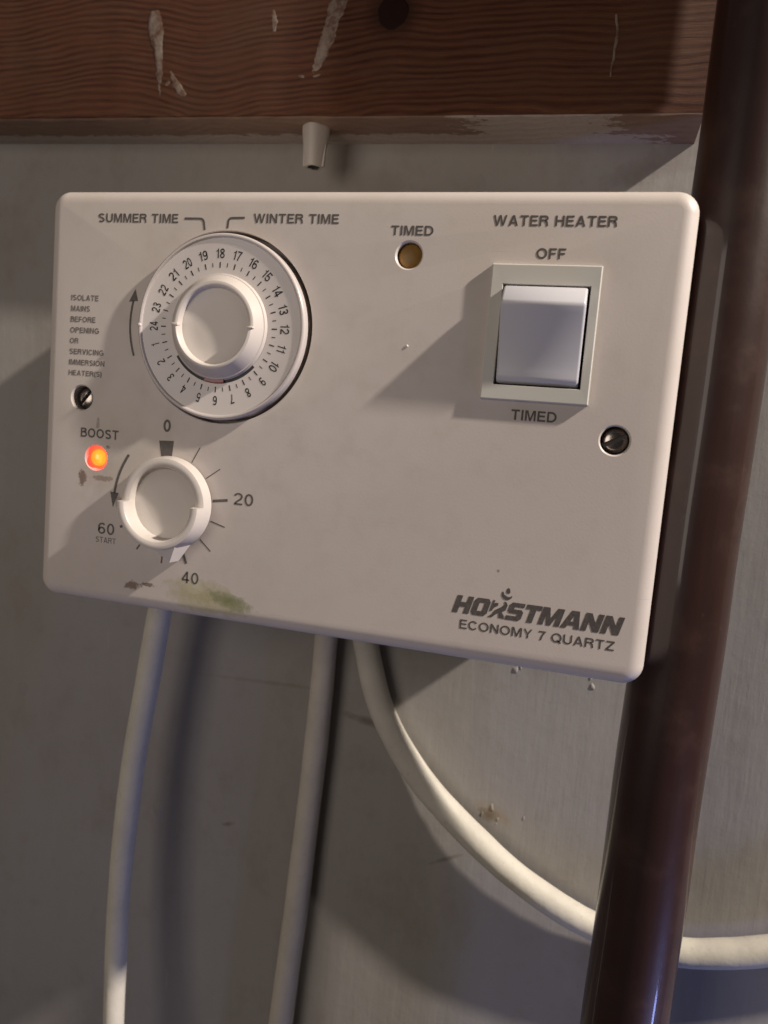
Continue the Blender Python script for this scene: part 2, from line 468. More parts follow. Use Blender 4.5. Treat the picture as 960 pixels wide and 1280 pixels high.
def tube(name, pts, rad, mat, parent=None, seg=20, steps=14):
    """smooth tube through (x, y, o, r) control points (Catmull-Rom)"""
    P = [Vector(p[:3]) for p in pts]
    Rr = [p[3] if len(p) > 3 else rad for p in pts]
    path = []
    for i in range(len(P) - 1):
        p0 = P[max(i - 1, 0)]; p1 = P[i]; p2 = P[i + 1]; p3 = P[min(i + 2, len(P) - 1)]
        for k in range(steps + (1 if i == len(P) - 2 else 0)):
            t = k / steps
            q = 0.5 * ((2 * p1) + (-p0 + p2) * t + (2 * p0 - 5 * p1 + 4 * p2 - p3) * t * t + (-p0 + 3 * p1 - 3 * p2 + p3) * t ** 3)
            path.append((q, Rr[i] * (1 - t) + Rr[i + 1] * t))
    bm = bmesh.new()
    prev = None; rings = []
    up = Vector((0, 0, 1))
    for i, (q, r) in enumerate(path):
        a = path[max(i - 1, 0)][0]; b = path[min(i + 1, len(path) - 1)][0]
        d = (b - a).normalized()
        s = d.cross(up)
        s = s.normalized() if s.length > 1e-4 else Vector((1, 0, 0))
        w = s.cross(d).normalized()
        r2 = r * (1 + 0.012 * math.sin(i * 0.21) + 0.006 * math.sin(i * 0.53))
        rings.append([bm.verts.new(V(*(q + s * r2 * math.cos(2 * PI * k / seg) + w * r2 * math.sin(2 * PI * k / seg)))) for k in range(seg)])
    for A, B in zip(rings, rings[1:]):
        for k in range(seg):
            bm.faces.new((A[k], A[(k + 1) % seg], B[(k + 1) % seg], B[k]))
    bm.faces.new(rings[0]); bm.faces.new(rings[-1][::-1])
    return obj(name, bm, mat, parent, 60)

def cut(o, cutters):
    """real holes: boolean difference, evaluated once"""
    for c in cutters:
        md = o.modifiers.new("hole", 'BOOLEAN')
        md.operation = 'DIFFERENCE'; md.solver = 'EXACT'; md.object = c
    dg = bpy.context.evaluated_depsgraph_get()
    dg.update()
    me = bpy.data.meshes.new_from_object(o.evaluated_get(dg))
    o.modifiers.clear()
    old = o.data
    o.data = me
    me.name = old.name
    for c in cutters:
        bpy.data.objects.remove(c)

# flat print: outline curves filled and turned into a mesh lying on a surface
def curve_mesh(cu):
    o = bpy.data.objects.new("print_tmp", cu)
    COL.objects.link(o)
    dg = bpy.context.evaluated_depsgraph_get(); dg.update()
    me = bpy.data.meshes.new_from_object(o.evaluated_get(dg))
    bpy.data.objects.remove(o)
    return me

def arc(cx, cy, rx, ry, a0, a1, n=14):
    return [(cx + rx * math.cos(math.radians(a0 + (a1 - a0) * k / n)), cy + ry * math.sin(math.radians(a0 + (a1 - a0) * k / n))) for k in range(n + 1)]

def glyph(ch, w):
    """(advance, centre-line strokes, closed strokes, solid outlines) of a grotesque capital on cap height 1"""
    c = w / 2; t = 1 - c
    S_, C_, P_ = [], [], []
    if ch == 'A':
        W = .90; m = .45; k = 1.1 * w
        g = 1 / (m - .5 * k); yi = (m - k) * g
        P_ = [[(0, 0), (k, 0), (m, yi), (m, 1), (m - .5 * k, 1)], [(W, 0), (W - k, 0), (m, yi), (m, 1), (m + .5 * k, 1)],
              [(k + .21 / g, .21), (W - k - .21 / g, .21), (W - k - (.21 + .85 * w) / g, .21 + .85 * w), (k + (.21 + .85 * w) / g, .21 + .85 * w)]]
    elif ch == 'V':
        W = .88; m = .44; k = 1.1 * w
        g = 1 / (m - .5 * k); yi = 1 - (m - k) * g
        P_ = [[(0, 1), (k, 1), (m, yi), (m, 0), (m - .5 * k, 0)], [(W, 1), (W - k, 1), (m, yi), (m, 0), (m + .5 * k, 0)]]
    elif ch == 'B':
        W = .78; S_ = [[(c, 0), (c, 1)], [(w, t), (.44, t)] + arc(.44, .76, .22, t - .76, 90, -90) + [(w, .52)], [(.44, .52)] + arc(.48, .26 + c / 2, .25, .26 - c / 2, 90, -90) + [(w, c)]]
    elif ch == 'C':
        W = .90; S_ = [arc(.46, .5, .46 - c, .5 - c, 35, 325, 28)]
    elif ch == 'D':
        W = .86; S_ = [[(c, 0), (c, 1)], [(w, t), (.36, t)] + arc(.38, .5, .48 - c, .5 - c, 90, -90, 20) + [(w, c)]]
    elif ch == 'E':
        W = .72; S_ = [[(c, 0), (c, 1)], [(w, t), (W, t)], [(w, .52), (W - .05, .52)], [(w, c), (W + .02, c)]]
    elif ch == 'F':
        W = .68; S_ = [[(c, 0), (c, 1)], [(w, t), (W, t)], [(w, .5), (W - .08, .5)]]
    elif ch == 'G':
        W = .94; S_ = [arc(.48, .5, .48 - c, .5 - c, 40, 300, 28) + [(.84, .18), (.84, .46)], [(.50, .46), (.92, .46)]]
    elif ch == 'H':
        W = .82; S_ = [[(c, 0), (c, 1)], [(W - c, 0), (W - c, 1)], [(w, .52), (W - w, .52)]]
    elif ch == 'I':
        W = w; S_ = [[(c, 0), (c, 1)]]
    elif ch == 'L':
        W = .66; S_ = [[(c, 0), (c, 1)], [(w, c), (W, c)]]
    elif ch == 'M':
        W = .98; m = .49
        P_ = [[(0, 0), (w * .95, 0), (w * .95, .78), (m - .42 * w, 0), (m + .42 * w, 0), (W - w * .95, .78), (W - w * .95, 0), (W, 0), (W, 1), (W - 1.4 * w, 1), (m, .26), (1.4 * w, 1), (0, 1)]]
    elif ch == 'N':
        W = .82
        P_ = [[(0, 0), (w, 0), (w, .70), (W - 1.1 * w, 0), (W, 0), (W, 1), (W - w, 1), (W - w, .30), (1.1 * w, 1), (0, 1)]]
    elif ch in 'OQ':
        W = .98; C_ = [arc(.49, .5, .49 - c, .5 - c, 0, 360, 36)[:-1]]
        if ch == 'Q': S_ = [[(.54, .28), (.92, -.04)]]
    elif ch == 'P':
        W = .76; S_ = [[(c, 0), (c, 1)], [(w, t), (.46, t)] + arc(.48, .72, .28 - c, t - .72, 90, -90) + [(w, .44 + c)]]
    elif ch == 'R':
        W = .84; S_ = [[(c, 0), (c, 1)], [(w, t), (.50, t)] + arc(.52, .73, .29 - c, t - .73, 90, -90) + [(w, .46 + c)], [(.50, .48), (.68, .36), (.74, 0)]]
    elif ch == 'S':
        W = .80; S_ = [arc(.40, .74, .34 - c * .3, .26 - c, 25, 205, 16) + [(.20, .60), (.56, .46)] + arc(.40, .27, .38 - c, .27 - c, 35, -155, 16)]
    elif ch == 'T':
        W = .78; S_ = [[(0, t), (W, t)], [(W / 2, 0), (W / 2, 1 - w)]]
    elif ch == 'U':
        W = .82; S_ = [[(c, 1), (c, .36)] + arc(.41, .36, .41 - c, .36 - c, 180, 360, 18) + [(W - c, 1)]]
    elif ch == 'W':
        W = 1.28; k = w * 1.05
        P_ = [[(0, 1), (k, 1), (.355, .25), (.64 - k * .5, 1), (.64 + k * .5, 1), (.925, .25), (W - k, 1), (W, 1), (1.0, 0), (1.0 - k, 0), (.64, .74), (.28 + k, 0), (.28, 0)]]
    elif ch == 'Y':
        W = .84; k = w * 1.15
        P_ = [[(0, 1), (k, 1), (.42, .55), (W - k, 1), (W, 1), (.42 + c, .42), (.42 + c, 0), (.42 - c, 0), (.42 - c, .42)]]
    elif ch == 'Z':
        W = .78
        P_ = [[(0, 0), (W, 0), (W, w), (1.5 * w, w), (W, 1 - w), (W, 1), (.04, 1), (.04, 1 - w), (W - 1.5 * w, 1 - w), (0, w)]]
    elif ch == '(':
        W = .26; S_ = [arc(.50, .42, .40, .66, 125, 235)]
    elif ch == ')':
        W = .26; S_ = [arc(-.24, .42, .40, .66, 55, -55)]
    elif ch == '0':
        W = .66; C_ = [arc(.33, .5, .33 - c, .5 - c, 0, 360, 32)[:-1]]
    elif ch == '1':
        W = .42; P_ = [[(.42 - w, 0), (.42, 0), (.42, 1), (.42 - w * .75, 1), (.26, .84), (.06, .78), (.06, .66), (.42 - w, .72)]]
    elif ch == '2':
        W = .66; S_ = [arc(.33, .70, .30 - c * .5, .30 - c, 172, -25, 16) + [(.52, .50), (.20, .24), (.10, c + .02)], [(.04, c), (W, c)]]
    elif ch == '3':
        W = .66; S_ = [arc(.32, .75, .27 - c * .6, .25 - c, 165, -90, 16) + [(.24, .53)], [(.32, .53)] + arc(.32, .265, .31 - c, .265 - c, 90, -168, 18)]
    elif ch == '4':
        W = .68; S_ = [[(.46, 0), (.46, 1)], [(0, .27), (.67, .27)], [(.04, .30), (.43, .93)]]
    elif ch == '5':
        W = .66; S_ = [[(.60, t), (.14, t), (.08, .47), (.12, .49)] + arc(.33, .32, .31 - c * .7, .32 - c, 130, -165, 20)]
    elif ch in '69':
        W = .66
        C_ = [arc(.33, .32, .33 - c, .32 - c, 0, 360, 26)[:-1]]
        S_ = [arc(.36, .60, .36 - c, .40 - c, 42, 190, 18) + [(c + .005, .32)]]
        if ch == '9':
            C_ = [[(.66 - x, 1 - y) for x, y in q] for q in C_]; S_ = [[(.66 - x, 1 - y) for x, y in q] for q in S_]
    elif ch == '7':
        W = .64; S_ = [[(.02, t), (.60, t), (.36, .50), (.22, 0)]]
    elif ch == '8':
        W = .66; C_ = [arc(.33, .755, .28 - c * .6, .245 - c, 0, 360, 22)[:-1], arc(.33, .275, .33 - c, .275 - c, 0, 360, 24)[:-1]]
    else:
        W = .30
    return W, S_, C_, P_

def strip(pts, w, closed=False):
    P = [Vector(p) for p in pts]
    n = len(P)
    vv, ff = [], []
    for i, p in enumerate(P):
        a = P[(i - 1) % n] if (closed or i) else p
        b = P[(i + 1) % n] if (closed or i < n - 1) else p
        d1 = (p - a).normalized() if (p - a).length > 1e-9 else (b - p).normalized()
        d2 = (b - p).normalized() if (b - p).length > 1e-9 else d1
        d = (d1 + d2)
        d = d.normalized() if d.length > 1e-6 else d1
        nn = Vector((-d.y, d.x))
        co = max(0.45, nn.dot(Vector((-d1.y, d1.x))))
        vv += [p + nn * (w / 2 / co), p - nn * (w / 2 / co)]
        if i: ff.append((2 * i - 2, 2 * i - 1, 2 * i + 1, 2 * i))
    if closed: ff.append((2 * n - 2, 2 * n - 1, 1, 0))
    return vv, ff

def text_shape(body, w=0.15, gap=0.15):
    vv, ff = [], []
    x = 0.0
    def put(v2, f2):
        k = len(vv)
        vv.extend(Vector((p[0] + x, p[1])) for p in v2)
        ff.extend(tuple(i + k for i in f) for f in f2)
    for chh in body:
        W, S_, C_, P_ = glyph(chh, w)
        for q in S_: put(*strip(q, w))
        for q in C_: put(*strip(q, w, True))
        for q in P_: put(q, [tuple(range(len(q)))])
        x += W + gap
    return vv, ff

def flat(name, chunks, mat, parent, out=0.07, label=None):
    """chunks: list of (verts2d in mm, faces)"""
    vs2, fs = [], []
    for vv, ff in chunks:
        k = len(vs2)
        vs2 += [V(p[0], p[1], out) for p in vv]
        fs += [tuple(i + k for i in f) for f in ff]
    me = bpy.data.meshes.new(name)
    me.from_pydata(vs2, [], fs)
    me.update()
    # face the viewer
    bm = bmesh.new(); bm.from_mesh(me)
    for f in bm.faces:
        f.normal_update()
        if f.normal.y > 0: f.normal_flip()
    bm.to_mesh(me); bm.free()
    return link(name, me, mat, parent, label)

def fit(shape, x0, x1, y0, y1):
    vv, ff = shape
    a, b = min(v.x for v in vv), max(v.x for v in vv)
    c, d = min(v.y for v in vv), max(v.y for v in vv)
    return [((v.x - a) / (b - a) * (x1 - x0) + x0, (v.y - c) / (d - c) * (y1 - y0) + y0) for v in vv], ff

def words(body, x0, x1, y0, y1, parent, mat=None, w=0.185, name="lettering", label=None, out=0.07):
    return flat(name, [fit(text_shape(body, w), x0, x1, y0, y1)], mat or M_PRINT, parent, out, label)

def stroke(pts, w):
    """quad strip of width w through the points"""
    vv, ff = [], []
    P = [Vector(p) for p in pts]
    for i, p in enumerate(P):
        a = P[max(i - 1, 0)]; b = P[min(i + 1, len(P) - 1)]
        d = (b - a).normalized(); nn = Vector((-d.y, d.x)) * w / 2
        vv += [tuple(p + nn), tuple(p - nn)]
        if i: ff.append((2 * i - 2, 2 * i - 1, 2 * i + 1, 2 * i))
    return vv, ff

def bez(a, b, c, n=14):
    return [tuple((1 - t) ** 2 * Vector(a) + 2 * t * (1 - t) * Vector(b) + t * t * Vector(c)) for t in [k / n for k in range(n + 1)]]

# ------------------------------------------------------------------ wall
bm = bmesh.new()
add_box(bm, -420, 620, -620, 320, WALL - 18, WALL)
wall = obj("wall", bm, M_WALL, smooth=False)
wall['kind'] = 'structure'
# dried lumps in the paint, each a low dome on the board
bm = bmesh.new()
for k in range(34):
    x = random.uniform(-90, 280); y = random.uniform(-390, -160)
    r = random.choice((0.25, 0.3, 0.4, 0.5)); hh = r * random.uniform(0.15, 0.3)
    add_lathe(bm, x, y, [(r, WALL - 0.1), (r * 0.8, WALL + hh * 0.6), (r * 0.4, WALL + hh), (0, WALL + hh * 1.05)], seg=10)
for (x, y, r) in ((171, -171, 1.5), (203, -173, 1.4), (202, -169.5, 0.9), (173, -169.5, 0.9), (181, -236, 0.8), (167, -234, 1.3), (163, -238, 1.0), (170, -239, 0.9)):
    k0 = len(bm.verts)
    add_lathe(bm, x, y, [(r, WALL - 0.1), (r * 0.8, WALL + r * 0.12), (r * 0.4, WALL + r * 0.26), (0, WALL + r * 0.30)], seg=14)
    bm.verts.ensure_lookup_table()
    for v in bm.verts[k0:]:
        dx = v.co.x / S - x; dz = v.co.z / S - y
        a_ = math.atan2(dz, dx); f = 1 + 0.25 * math.sin(2 * a_ + x) + 0.15 * math.sin(3 * a_ + y)
        v.co.x = (x + dx * f * 0.7) * S; v.co.z = (y + dz * f * 1.3) * S
lumps = obj("paint_lumps", bm, M_WALL, wall, 60)
lumps['kind'] = 'stuff'

# ------------------------------------------------------------------ timber beam above the unit
def beam_y(x): return 47.3 - 0.016 * x
BF = -54.5
beam = thing("wooden_beam", "dark reddish brown timber beam with wavy grain and paint drips above the white unit", "beam", V(60, 47, WALL))
def under(o):      # keep world place while parented to an empty that is not at the origin
    o.matrix_parent_inverse = Matrix.Translation(-o.parent.location)
    return o
bm = bmesh.new()
nx = 60
X0, X1 = -170.0, 217.0
prof = [(WALL, 0), (BF - 1.2, 0), (BF - 0.35, 0.35), (BF, 1.2), (BF, 120), (WALL, 120)]
rows = []
for i in range(nx + 1):
    x = X0 + (X1 - X0) * i / nx
    j = [0.22 * math.sin(i * 1.3) + 0.16 * math.sin(i * 2.9 + 1), 0.15 * math.sin(i * 1.9)]
    row = []
    for q, (o, y) in enumerate(prof):
        dy = (j[0] if q in (1, 2, 3) else 0); do = (j[1] if q in (2, 3) else 0)
        if q == 3: dy += 3.4 * min(1.0, max(0.0, (x - 70) / 14))
        if q == 2: dy += 0.6 * min(1.0, max(0.0, (x - 70) / 14)); do -= 0.7 * min(1.0, max(0.0, (x - 70) / 14))
        row.append(bm.verts.new(V(x, beam_y(x) + y + dy, o + do)))
    rows.append(row)
for A, B in zip(rows, rows[1:]):
    for q in range(len(prof)):
        bm.faces.new((A[q], A[(q + 1) % len(prof)], B[(q + 1) % len(prof)], B[q]))
bm.faces.new(rows[0]); bm.faces.new(rows[-1][::-1])
timber = under(obj("timber", bm, M_WOOD, beam, 50))
# knot hole: a ring of dark wood round a sunk centre
bm = bmesh.new()
cx, cy = 101.6, 83.5
for k in range(1):
    add_lathe(bm, cx, cy, [(6.3, BF - 0.1), (5.9, BF + 0.08), (5.2, BF + 0.12), (3.5, BF + 0.1), (2.0, BF + 0.18), (0, BF + 0.06)], seg=40)
for v in bm.verts:
    a = math.atan2(v.co.z / S - cy, v.co.x / S - cx)
    f = 1 + 0.02 * math.sin(3 * a + 1) + 0.015 * math.sin(7 * a)
    v.co.x = (cx + (v.co.x / S - cx) * f) * S; v.co.z = (cy + (v.co.z / S - cy) * f) * S
under(obj("knot", bm, M_KNOT, beam, 60))

def drip(points, seed):
    """uneven ridge of dried paint running over the timber: centre line (x, y, half width, height)"""
    rnd = random.Random(seed)
    bm = bmesh.new()
    fine = []
    for a, b in zip(points, points[1:]):
        for k in range(6):
            t = k / 6
            fine.append([a[i] * (1 - t) + b[i] * t for i in range(4)])
    fine.append(list(points[-1]))
    rows = []
    for i, (x, y, w, h) in enumerate(fine):
        w *= rnd.uniform(0.85, 1.1); h *= rnd.uniform(0.6, 1.0); x += rnd.uniform(-.25, .25)
        d = Vector(fine[min(i + 1, len(fine) - 1)][:2]) - Vector(fine[max(i - 1, 0)][:2])
        nn = Vector((-d.y, d.x)).normalized()
        row = []
        for t in (-1, -0.8, -0.45, 0, 0.45, 0.8, 1):
            hh = min(h, 0.10) * (1 - t * t) ** 0.4 * rnd.uniform(0.8, 1.15)
            row.append(bm.verts.new(V(x + nn.x * w * t, y + nn.y * w * t, BF + (hh if abs(t) < 1 else -0.2))))
        rows.append(row)
    for A, B in zip(rows, rows[1:]):
        for k in range(6):
            bm.faces.new((A[k], A[k + 1], B[k + 1], B[k]))
    o = under(obj("paint_drip", bm, M_DRIP, beam, 80))
    return o
drip([(-1.3, 90, 2.0, 0.15), (-0.8, 86, 3.6, 0.35), (0.6, 80, 4.2, 0.35), (1.3, 75, 2.2, 0.22), (3.0, 69, 3.2, 0.3), (4.6, 63.5, 4.4, 0.3), (6.0, 60, 2.4, 0.12)], 3)
drip([(7.5, 66, 0.6, 0.1), (9.5, 62, 1.6, 0.2), (12.5, 58, 2.2, 0.2), (15, 56, 0.8, 0.1)], 11)
drip([(2.5, 61, 0.8, 0.15), (3.2, 57, 0.6, 0.2), (4.2, 55, 0.3, 0.1)], 12)
drip([(81.5, 98, 4.2, 0.4), (79.6, 90, 4.3, 0.45), (77.3, 82, 3.4, 0.4), (76.0, 76, 3.6, 0.4), (73.5, 70, 3.3, 0.4), (71.4, 65, 2.7, 0.3), (70.3, 62.5, 1.2, 0.12)], 5)
drip([(74, 62, 0.4, 0.1), (70, 61.2, 0.9, 0.12), (64.5, 61.8, 0.5, 0.1)], 6)
drip([(52, 87, 1.0, 0.15), (53, 83, 1.6, 0.15), (53, 79, 0.7, 0.1)], 9)
drip([(184, 78, 0.5, 0.2), (185, 70, 0.6, 0.25), (184.4, 62, 0.5, 0.2), (183.9, 57, 0.3, 0.1)], 8)

# white tapered plug hanging from the beam's underside
bm = bmesh.new()
px, po, top, bot = 69.8, -64.5, 45.6, 30.4
R0, R1 = 5.4, 3.7
seg = 40
def plug_r(a, r):
    return r * (1 + 0.05 * math.cos(4 * a + 0.5))
rings = []
for (y, r) in ((top + 2, R0), (top - 1, R0 * 1.0), (top - 8, (R0 + R1) / 2), (bot + 0.6, R1 * 1.02), (bot, R1 * 0.95), (bot, R1 * 0.70), (bot + 1.5, R1 * 0.68), (bot + 7, R1 * 0.5)):
    rings.append([bm.verts.new(V(px + plug_r(2 * PI * k / seg, r) * math.cos(2 * PI * k / seg), y, po + plug_r(2 * PI * k / seg, r) * math.sin(2 * PI * k / seg))) for k in range(seg)])
for A, B in zip(rings, rings[1:]):
    for k in range(seg):
        bm.faces.new((A[k], A[(k + 1) % seg], B[(k + 1) % seg], B[k]))
bm.faces.new(rings[0][::-1]); bm.faces.new(rings[-1])
plug = thing("wall_plug", "dull white tapered plastic plug with a dark hole, hanging under the beam", "plug", V(px, top, po))
pb = obj("plug_body", bm, M_PLUG, plug, 40); under(pb)
bm = bmesh.new()
for sx in (-1, 1):
    add_box(bm, px + sx * 4.3 - 0.5, px + sx * 4.3 + 0.5, bot + 0.3, top - 0.5, po - 0.9, po + 0.9)
for v in bm.verts:      # fins lean in with the taper
    t = (top - v.co.z / S) / (top - bot)
    v.co.x = (px + (v.co.x / S - px) * (1.12 - 0.18 * t)) * S
bevel_all(bm, 0.25, 2)
under(obj("fins", bm, M_PLUG, plug, 40))
bm = bmesh.new()
b0 = [bm.verts.new(V(px + 2.55 * math.cos(2 * PI * k / 24), bot - 0.02, po + 2.55 * math.sin(2 * PI * k / 24))) for k in range(24)]
b1_ = [bm.verts.new(V(px + 2.3 * math.cos(2 * PI * k / 24), bot + 1.0, po + 2.3 * math.sin(2 * PI * k / 24))) for k in range(24)]
for k in range(24): bm.faces.new((b0[k], b0[(k + 1) % 24], b1_[(k + 1) % 24], b1_[k]))
bm.faces.new(b1_)
under(obj("bore", bm, M_DARK, plug, 40))

# ------------------------------------------------------------------ brown vertical pipe
bm = bmesh.new()
PR = 14.8
rows = []
for i in range(61):
    y = -520 + 760 * i / 60
    cx = 229.5 + 0.011 * (y - 60) + 0.15 * math.sin(i * 0.9)
    rr = PR * (1 + 0.004 * math.sin(i * 1.7))
    rows.append([bm.verts.new(V(cx + rr * math.cos(2 * PI * k / 64), y, -33.0 + rr * math.sin(2 * PI * k / 64))) for k in range(64)])
for A, B in zip(rows, rows[1:]):
    for k in range(64):
        bm.faces.new((A[k], A[(k + 1) % 64], B[(k + 1) % 64], B[k]))
bm.faces.new(rows[0]); bm.faces.new(rows[-1][::-1])
tag(obj("painted_pipe", bm, M_PIPE, None, 60), "thick vertical pipe in dark brown gloss paint to the right of the white unit", "pipe")

# ------------------------------------------------------------------ flexes below the unit
c1 = tube("electric_cable", [(24, -128, -58, 5.2), (20, -142, -57, 5.2), (15.6, -157.2, -56, 5.3), (10.4, -195.0, -56, 5.4), (5.9, -233.5, -55, 5.4), (4.0, -271.7, -53, 5.2), (3.9, -302.1, -51, 5.0), (5.3, -328.4, -49, 4.9), (7.6, -357.7, -46, 4.7), (12, -410, -42, 4.7), (17, -470, -40, 4.7)], 5, M_CABLE1)
tag(c1, "leftmost cable under the unit, grey white, brightly lit at its lower end", "cable", "white cables hanging below the unit")
c2 = tube("electric_cable", [(88.4, -128, -74, 5.1), (87.3, -163.7, -75, 5.2), (86.7, -195.3, -75.5, 5.3), (85.5, -229.6, -76, 5.4), (83.9, -264.8, -76, 5.5), (82.2, -300.9, -76, 5.6), (80.2, -333.9, -76, 5.7), (78.8, -359.2, -76, 5.7), (75, -420, -76, 5.7), (72, -480, -76, 5.7)], 5, M_CABLE2)
tag(c2, "dull brownish cable hanging straight down the wall in shade, middle of the three", "cable", "white cables hanging below the unit")
c3 = tube("electric_cable", [(99, -126, -73, 5.4), (101, -145, -74, 5.4), (105.0, -165.0, -75, 5.5), (112.6, -190.4, -75.5, 5.6), (122.1, -207.6, -75, 5.7), (135.4, -223.6, -74, 5.8), (149.2, -235.4, -73, 5.9), (164.4, -246.3, -72, 5.9), (179.1, -256.0, -72, 5.8), (196.7, -264.8, -72, 5.8), (212.0, -270.5, -72.5, 5.7), (229.9, -273.8, -73, 5.6), (248.4, -273.6, -73, 5.6), (264.4, -269.8, -73, 5.6), (279.8, -264.2, -73, 5.6), (310, -250, -72, 5.6), (350, -225, -70, 5.6)], 5.7, M_CABLE3)
tag(c3, "cream cable curving down to the right and passing behind the brown pipe", "cable", "white cables hanging below the unit")

# ------------------------------------------------------------------ the timer unit
unit = thing("water_heater_timer", "white plastic heater timer with clock dial, boost knob and rocker switch on the wall", "timer switch", (0, 0, 0))
W_, H_ = 214.0, 143.0
CD = 30.0
# cover: rounded edge all round, hollow-backed look is out of view so the back is closed
bm = bmesh.new()
loops = []
for k in range(9):
    a = math.radians(90 * k / 8)
    loops.append((4.9 * (1 - math.sin(a)), -4.6 * (1 - math.cos(a))))
loops.append((-0.5, -CD)); loops.append((2.0, -CD))
rings = []
for ins, o in loops:
    rings.append([bm.verts.new(V(x, y, o)) for x, y in round_rect(-4.2, W_ + 0.7, -H_ - 3.0, 1.7, 6.6, ins)])
for A, B in zip(rings, rings[1:]):
    for k in range(len(A)):
        bm.faces.new((A[k], A[(k + 1) % len(A)], B[(k + 1) % len(A)], B[k]))
front = bm.faces.new(rings[0])
bm.faces.new(rings[-1][::-1])
bmesh.ops.recalc_face_normals(bm, faces=bm.faces)
me = bpy.data.meshes.new("cover")
bm.to_mesh(me); bm.free()
cover = link("cover", me, M_COVER, unit)

DX, DY = 66.8, -44.3          # clock dial centre
KX, KY = 50.0, -106.0         # boost knob centre
def cutter(prof, cx, cy, seg=96):
    b = bmesh.new()
    add_lathe(b, cx, cy, prof, seg=seg)
    bmesh.ops.recalc_face_normals(b, faces=b.faces)
    m = bpy.data.meshes.new("cutter"); b.to_mesh(m); b.free()
    return link("cutter", m, None)
def box_cutter(*a):
    b = bmesh.new(); add_box(b, *a)
    bmesh.ops.recalc_face_normals(b, faces=b.faces)
    m = bpy.data.meshes.new("cutter"); b.to_mesh(m); b.free()
    return link("cutter", m, None)
def hole(r, depth, ch=0.5):
    return [(0, -depth), (r, -depth), (r, -ch), (r + ch, 0), (r + ch + 0.2, 0.3), (0, 0.3)]
L1 = (19.3, -92.6); L2 = (130.1, -18.7); S1 = (12.4, -71.4); S2 = (198.4, -71.4)
cut(cover, [cutter(hole(32.2, 9, 0.25), DX + 0.3, DY + 0.1, 160), cutter(hole(3.4, 7, 1.35), *L1, 64), cutter(hole(4.1, 7, 0.5), *L2, 64),
            cutter(hole(4.3, 8, 0.45), *S1, 64), cutter(hole(4.3, 8, 0.45), *S2, 64), box_cutter(159.5, 187.6, -59.5, -24.5, -14, 1)])
bm = bmesh.new(); bm.from_mesh(cover.data)
for f in bm.faces:
    f.smooth = not (f.normal.y < -0.9999)
bm.to_mesh(cover.data); bm.free()
cover.data.set_sharp_from_angle(angle=math.radians(32))
if not cover.data.materials: cover.data.materials.append(M_COVER)

bm = bmesh.new()
add_box(bm, 1, 188, -137, 0, WALL, -CD)
bevel_all(bm, 2.0, 3)
obj("back_box", bm, M_KNOB, unit, 40)

# rocker switch
bm = bmesh.new()
fx0, fx1, fy0, fy1 = 156.9, 189.5, -61.7, -20.9
ix0, ix1, iy0, iy1 = 160.7, 186.7, -57.1, -26.9
FZ = 1.7
def loop4(x0, x1, y0, y1, o): return [bm.verts.new(V(x, y, o)) for x, y in ((x0, y0), (x1, y0), (x1, y1), (x0, y1))]
Ls = [loop4(fx0, fx1, fy0, fy1, 0.02), loop4(fx0, fx1, fy0, fy1, FZ - 0.35), loop4(fx0 + 0.35, fx1 - 0.35, fy0 + 0.35, fy1 - 0.35, FZ),
      loop4(ix0 - 0.15, ix1 + 0.15, iy0 - 0.15, iy1 + 0.15, FZ - 0.05), loop4(ix0, ix1, iy0, iy1, FZ - 0.3), loop4(ix0, ix1, iy0, iy1, -8)]
for A, B in zip(Ls, Ls[1:]):
    for k in range(4): bm.faces.new((A[k], A[(k + 1) % 4], B[(k + 1) % 4], B[k]))
obj("switch_frame", bm, M_CREAM, unit, smooth=False)
bm = bmesh.new(); add_box(bm, 160.2, 187.2, -58.0, -26.0, -8.6, -8.0)
obj("switch_recess", bm, M_DARK, unit, smooth=False)
bm = bmesh.new()
prof = [(-27.4, -7), (-27.7, 2.9), (-28.3, 3.9), (-32.4, 7.6), (-33.1, 7.9), (-33.9, 7.7)]
for k in range(1, 13):
    t = k / 12
    prof.append((-33.9 - t * 20.3, 2.2 + 5.5 * (1 - t) ** 1.35))
prof += [(-55.3, 2.0), (-56.0, 1.3), (-56.5, 0.4), (-56.5, -7)]
rx0, rx1 = 161.3, 185.9
n1 = len(prof)
def ring_at(x, sh):
    out = []
    cyy = -42; 
    for (y, o) in prof:
        out.append(bm.verts.new(V(x, y - (y - cyy) * sh * 0.02, o - (sh if o > 0 else 0) * 0.55)))
    return out
secs = [ring_at(rx0, 1), ring_at(rx0 + 0.22, 0.35), ring_at(rx0 + 0.7, 0), ring_at(rx1 - 0.7, 0), ring_at(rx1 - 0.22, 0.35), ring_at(rx1, 1)]
for A, B in zip(secs, secs[1:]):
    for k in range(n1 - 1): bm.faces.new((A[k], A[k + 1], B[k + 1], B[k]))
bm.faces.new(secs[0]); bm.faces.new(secs[-1][::-1])
obj("rocker", bm, M_WHITE, unit, 50)

# clock dial
dial = bpy.data.objects.new("clock_dial", None); COL.objects.link(dial); dial.parent = unit
bm = bmesh.new()
DT = 2.3
add_lathe(bm, DX, DY, [(31.0, -8), (31.0, 1.9), (30.9, 2.45), (30.55, 2.85), (30.1, 2.95), (29.7, 2.75), (29.4, DT + 0.05), (29.1, DT), (18, DT), (0, DT)], seg=160)
obj("disc", bm, M_DIAL, dial, 40)
